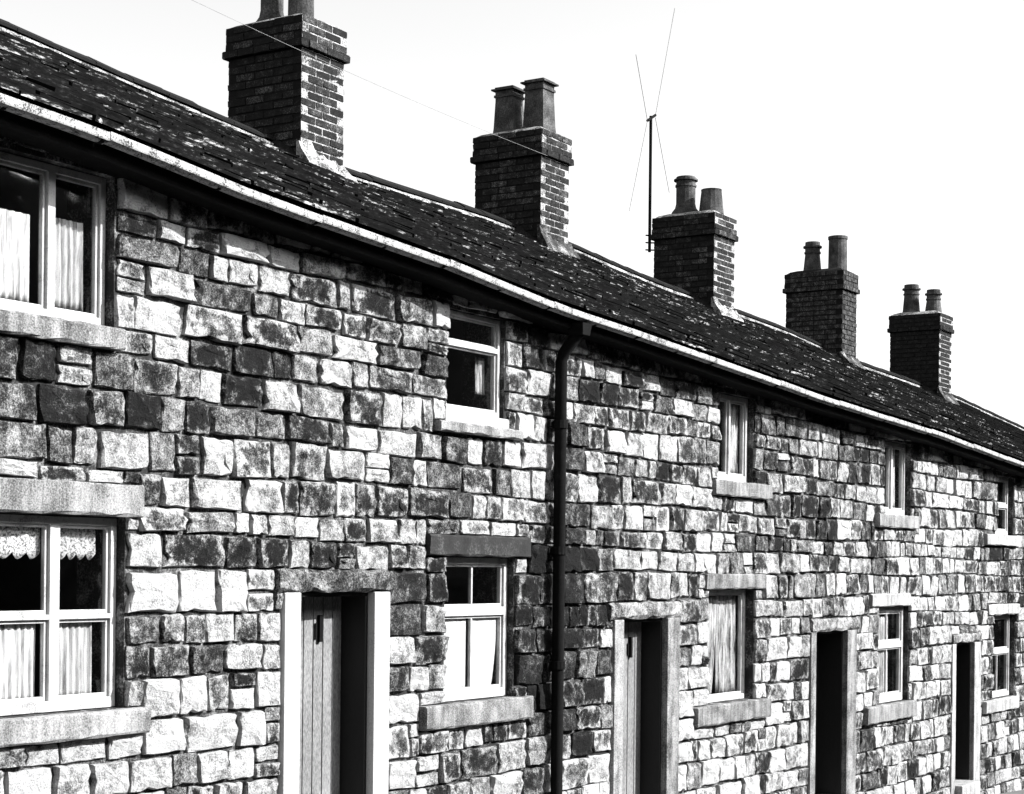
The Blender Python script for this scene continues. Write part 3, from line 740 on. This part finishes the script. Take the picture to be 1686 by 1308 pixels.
def chimney(hi, x0, wd, ztop, y0, y1, pots, single, pale, rnd):
    root = ROOT[hi]; x1 = x0 + wd; zbot = RZ(x0 + wd / 2) - .75; ch = .0835; bw_ = .006
    core = MB(); core.box(x0 + bw_, x1 - bw_, y0 + bw_, y1 - bw_, zbot, ztop - .008)
    nr = int((ztop - zbot) / ch)
    for lo, hi_, ex in ((3, 4, .045), (0, 3, .022)):
        core.box(x0 - ex + bw_, x1 + ex - bw_, y0 - ex + bw_, y1 + ex - bw_, ztop - hi_ * ch + .003, ztop - lo * ch - (.01 if lo == 0 else .001))
    C = core.build('chimney', 'soot_shade_mortar', root)  # dark mortar core: shade of the flanks put into its colour, besides soot
    if pale:                                   # paler mortar: sunlight put into the colour of the street face
        mb = MB(); mb.box(x0 + .004, x1 - .002, y0 + .0035, y0 + bw_ - .0005, zbot, ztop - 4 * ch); mb.box(x0 - .02, x1 + .02, y0 - .0185, y0 - .0165, ztop - 2.9 * ch, ztop - .02); mb.build('lit_face_mortar', 'pale_mortar', C)
    joined = MB()
    def put(cx, cy, cz, L, rotz):
        me = rnd.choice(BRICKS); sc = (L, .104, ch - .016)
        if single: inst('brick', me, C, (cx, cy, cz), sc, (rnd.uniform(-.012, .012), rnd.uniform(-.012, .012), rotz + rnd.uniform(-.01, .01)))
        else:
            Rm = Matrix.Rotation(rotz, 3, 'Z') @ Matrix.Diagonal(sc); k = len(joined.v)
            joined.v += [tuple(Vector((cx, cy, cz)) + Rm @ v.co) for v in me.vertices]; joined.f += [tuple(k + i for i in p.vertices) for p in me.polygons]
    for rI in range(nr):
        cz = ztop - (rI + .5) * ch
        if cz < RZ(x0) - .55: break
        ex = .045 if rI == 3 else (.022 if rI < 3 else 0)
        ex += rnd.uniform(-.003, .003)
        for face in range(4):
            # a brick laid off from alternate corners so the courses break joint
            if face == 0: a, b, fx = x0 - ex, x1 + ex, y0 - ex + .05
            elif face == 1: a, b, fx = x0 - ex, x1 + ex, y1 + ex - .05
            elif face == 2: a, b, fx = y0 - ex, y1 + ex, x0 - ex + .05
            else: a, b, fx = y0 - ex, y1 + ex, x1 + ex - .05
            horiz = face < 2
            if (rI % 2 == 0) != horiz: a += .106; b -= .106
            n = max(1, round((b - a) / .235)); L = (b - a) / n
            if horiz and rI % 2: pass
            for q in range(n):
                m_ = a + L * (q + .5); s_ = rnd.uniform(-.0015, .0012)
                if horiz: put(m_, fx + s_, cz, L - .016, 0)
                else: put(fx + s_, m_, cz, L - .016, math.pi / 2)
    if joined.v: tag(joined.build('bricks', 'brick', C), kind='stuff')
    # flaunching round the pots
    mb = MB(); cx = (x0 + x1) / 2; cyc = (y0 + y1) / 2
    rr = []
    for z, ins in ((ztop - .006, .0), (ztop + .03, .05), (ztop + .07, .16)):
        rr.append([(cx + sx * (wd / 2 - ins) + rnd.uniform(-.01, .01), cyc + sy * ((y1 - y0) / 2 - ins) + rnd.uniform(-.01, .01), z + rnd.uniform(-.004, .004)) for sx, sy in ((-1, -1), (0, -1), (1, -1), (1, 0), (1, 1), (0, 1), (-1, 1), (-1, 0))])
    mb.loft(rr); mb.build('flaunching', 'pale_mortar' if pale else 'soot_shade_mortar', C)
    for (fy, hgt, rad, kind) in pots:
        py = y0 + (y1 - y0) * fy; mb = MB(); zb = ztop + .03; H_ = zb + hgt
        if kind == 'square': prof = [(zb, rad * 1.14), (zb + .1, rad * 1.06), (zb + hgt * .72, rad * .95), (H_ - .13, rad * .95), (H_ - .13, rad * 1.06), (H_ - .1, rad * 1.06), (H_ - .1, rad * .96), (H_ - .045, rad * .96), (H_ - .045, rad * 1.26), (H_ - .025, rad * 1.26), (H_ - .025, rad * 1.0), (H_, rad * 1.0)]
        elif kind == 'flare': prof = [(zb, rad * 1.6), (zb + .07, rad * 1.45), (zb + .13, rad * 1.12), (zb + .2, rad), (H_ - .15, rad), (H_ - .15, rad * 1.1), (H_ - .12, rad * 1.1), (H_ - .12, rad), (H_ - .06, rad), (H_ - .06, rad * 1.25), (H_ - .035, rad * 1.25), (H_ - .035, rad), (H_, rad)]
        elif kind == 'taper': prof = [(zb, rad * 1.18), (H_ - .03, rad * .95), (H_, rad * .97)]
        elif kind == 'band': prof = [(zb, rad * 1.2), (zb + .12, rad * 1.1), (H_ - .2, rad * .94), (H_ - .2, rad * 1.06), (H_ - .17, rad * 1.06), (H_ - .17, rad * .96), (H_ - .1, rad * .96), (H_ - .1, rad * 1.2), (H_ - .07, rad * 1.2), (H_ - .07, rad * .96), (H_, rad * .94)]
        else: prof = [(zb, rad * 1.05), (H_ - .05, rad), (H_ - .05, rad * 1.08), (H_, rad * 1.08)]
        lathe_pot(mb, cx + rnd.uniform(-.02, .02), py, prof, kind == 'square')
        o = mb.build('chimney_pot', 'pot', C)
    # mortar fillets where the stack meets the slates: street face and uphill flank
    mb = MB(); rr = []; n = 12
    tt = (y0 - YE) / (RY - YE)
    for i in range(n + 1):
        x = x0 - .05 + (wd + .1) * i / n; z = roofpt(x, tt).z + .05; d = rnd.uniform(.02, .07)
        hh = (.10 + rnd.uniform(-.02, .05)) * (1.6 if (pale and i < 4) else 1)
        rr.append([(x, y0 + .02, z - .06), (x, y0 - .12 - d, z - .1), (x, y0 - .1 - d * .8, z - .035), (x, y0 - .03 - d * .3, z + hh * .55), (x, y0 - .012, z + hh), (x, y0 + .02, z + hh)])
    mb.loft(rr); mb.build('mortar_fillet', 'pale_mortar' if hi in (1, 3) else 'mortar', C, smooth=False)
    mb = MB(); rr = []
    for i in range(9):
        y = y0 - .02 + (RY - .02 - y0) * i / 8; t = (y - YE) / (RY - YE); z = roofpt(x0, t).z + .05; d = rnd.uniform(.0, .03); hh = .07 + rnd.uniform(-.02, .02)
        rr.append([(x0 + .02, y, z - .06), (x0 - .1 - d, y, z - .06), (x0 - .09 - d, y, z + .0), (x0 - .02, y, z + hh), (x0 + .02, y, z + hh)])
    mb.loft(rr); mb.build('mortar_fillet', 'soot_shade_mortar', C)
    return C
crnd = random.Random(4)
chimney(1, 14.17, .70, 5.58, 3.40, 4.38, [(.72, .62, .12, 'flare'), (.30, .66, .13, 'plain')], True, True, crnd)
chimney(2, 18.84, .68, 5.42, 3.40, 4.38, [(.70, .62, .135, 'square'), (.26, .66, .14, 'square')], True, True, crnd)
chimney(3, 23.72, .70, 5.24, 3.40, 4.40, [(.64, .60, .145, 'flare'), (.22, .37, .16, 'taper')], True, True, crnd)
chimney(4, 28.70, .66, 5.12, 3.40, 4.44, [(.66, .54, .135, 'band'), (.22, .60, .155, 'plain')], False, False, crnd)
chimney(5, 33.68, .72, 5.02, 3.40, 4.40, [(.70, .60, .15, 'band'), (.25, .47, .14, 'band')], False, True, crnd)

# ------------------------------------------------------------------ downpipe at the joint of two cottages
root = ROOT[1]; xp = at(922, 800, -.12).x; mb = MB()
zt = EZ(xp) - .08; zb = GZ(xp) + .05
mb.tube([(xp, -.32, zt), (xp, -.31, zt - .06), (xp, -.15, zt - .24), (xp, -.12, zt - .32), (xp, -.115, zb + .12), (xp, -.14, zb + .04), (xp, -.2, zb)], .053, 12)
dp = mb.build('downpipe', 'iron', root, smooth=True)
for z in (zt - .9, zt - 2.0, zt - 3.0):
    mb = MB(); mb.tube([(xp, -.115, z), (xp, -.115, z + .07)], .068, 12); mb.box(xp - .1, xp + .1, -.075, -.045, z + .01, z + .055); mb.build('pipe_collar', 'iron', dp)
mb = MB(); mb.hexa([(xp - .06, -.37, zt - .1), (xp + .06, -.37, zt - .1), (xp + .06, -.23, zt - .1), (xp - .06, -.23, zt - .1), (xp - .08, -.38, zt + .0), (xp + .08, -.38, zt + .0), (xp + .08, -.22, zt + .0), (xp - .08, -.22, zt + .0)]); mb.build('outlet', 'iron', dp)

# ------------------------------------------------------------------ curtains and sill things
g = 'net curtains in the leftmost cottage'
curtain('net_curtain', 'white half-height net in the left light of the leftmost upstairs window', 7.26, 7.60, 1.57, 2.10, .15, folds=6)
curtain('net_curtain', 'white half-height net in the right light of the leftmost upstairs window', 7.74, 8.02, 1.57, 2.12, .15, folds=6)
for a, b, nm in ((6.42, 6.78, 'left light'), (6.90, 7.66, 'middle light'), (7.82, 8.12, 'narrow right light')):
    curtain('net_curtain', 'gathered white net in the %s of the wide downstairs window' % nm, a, b, -.84, -.37, .135, folds=max(6, int((b - a) * 20)))
    curtain('lace_valance', 'scalloped white lace strip in the %s of the wide downstairs window' % nm, a, b + .02, .06, .225, .135, mat='lace', folds=max(4, int((b - a) * 10)), amp=.008, scallop=-.04)
curtain('blind', 'plain white curtain in the left half beneath a dark upper light, beside the plank door', 11.92, 12.33, -1.02, -.41, .115, folds=2, amp=.003, mat='cotton')
curtain('blind', 'plain white curtain in the right half beneath a dark upper light, beside the plank door', 12.38, 12.80, -1.02, -.41, .115, folds=2, amp=.003, mat='cotton', gather=lambda t, a, b: (a, b - .08 * (1 - t) ** 2))
curtain('curtain', 'pale curtain scrap at the right edge of the upstairs window above the dark lintel', 12.50, 12.63, 1.45, 1.76, .16, folds=3, mat='drape')
curtain('curtain', 'pale drape hanging on the right of the narrow upstairs window right of the downpipe', 17.28, 17.62, 1.03, 1.79, .14, folds=4, mat='drape', gather=lambda t, a, b: (a + .1 * (1 - t) * t, b))
curtain('curtain', 'printed drape on the left of the ground-floor window right of the downpipe', 16.69, 17.22, -1.33, -.28, .17, folds=6, mat='drape', gather=lambda t, a, b: (a, b - .12 * (1 - t) ** 2))
curtain('curtain', 'printed drape on the right of the ground-floor window right of the downpipe', 17.20, 17.72, -1.33, -.28, .18, folds=5, mat='drape', gather=lambda t, a, b: (a + .04 * (1 - t), b))
curtain('curtain', 'pale curtain on the left of the second upstairs window right of the downpipe', 21.72, 22.08, .83, 1.60, .16, folds=4)
curtain('curtain', 'pale curtain on the right of the second upstairs window right of the downpipe', 22.18, 22.5, .83, 1.60, .16, folds=4)
curtain('curtain', 'narrow pale curtain in the small-paned ground-floor window with a white lintel', 21.86, 22.24, -1.6, -.58, .14, folds=5, mat='drape')
curtain('curtain', 'white curtain in the farthest upstairs window at the right edge', 26.4, 26.72, .68, 1.38, .16, folds=4)
curtain('curtain', 'white curtain in the farthest ground-floor window at the right edge', 26.34, 26.66, -1.8, -.72, .16, folds=4)
mb = MB(); ox, oz = 11.98, 1.305                           # little pale figure lying on the sill inside
mb.tube([(ox - .07, .19, oz + .045), (ox - .02, .19, oz + .06), (ox + .05, .19, oz + .055), (ox + .09, .19, oz + .07), (ox + .11, .19, oz + .11), (ox + .125, .19, oz + .13)], [.02, .05, .052, .03, .03, .012], 10)
mb.tube([(ox + .08, .17, oz + .06), (ox + .10, .16, oz + .0)], .014, 6); mb.tube([(ox - .04, .17, oz + .05), (ox - .05, .16, oz + .0)], .014, 6)
tag(mb.build('ornament', 'white_paint', None, smooth=True), 'small white ornament on the sill inside the upstairs window above the dark lintel', 'ornament')

# ------------------------------------------------------------------ television aerial strapped to the third stack
y_a = 4.47; x_a = at(1069.5, 400, y_a).x
base = Vector((x_a, y_a, at(1068, 415, y_a).z)); topz = at(1073, 192, y_a).z
a = empty('tv_aerial', base); tag(a, 'tall thin mast with an X-shaped television aerial strapped to a chimney', 'aerial')
mb = MB(); mb.tube([base, (x_a, y_a, topz)], .024, 8); mb.build('mast', 'iron', a)
c0 = at(1066, 199, y_a); c1 = at(1079, 190, y_a)
mb = MB(); mb.tube([c0, c1], .022, 8); mb.build('boom', 'iron', a)
for p, q in (((1066, 199), (1047, 90)), ((1066, 199), (1036, 348)), ((1079, 192), (1111, 14)), ((1079, 194), (1102, 318))):
    mb = MB(); mb.tube([at(*p, y_a), at(*q, y_a)], .005, 6); mb.build('rod', 'wire', a)
for v in (388, 400, 412):
    z = at(1069, v, y_a).z; mb = MB(); mb.tube([(x_a - .05, y_a + .04, z), (x_a, y_a, z), (23.78, 4.385, z)], .012, 6); mb.build('bracket', 'iron', a)

# ------------------------------------------------------------------ cable strung along the roofs to the second stack
pa = at(330, -10, 3.1); pb = Vector((18.84 + .1, 3.36, at(884, 250, 3.36).z)); 
pa = pa + (pa - pb) * .6
mb = MB(); pts = []
for i in range(25):
    t = i / 24; p = pa.lerp(pb, t); p.z -= .10 * 4 * t * (1 - t); pts.append(p)
mb.tube(pts, .002, 6); tag(mb.build('overhead_cable', 'wire', None), 'thin overhead cable slanting across the sky to the second chimney', 'cable')
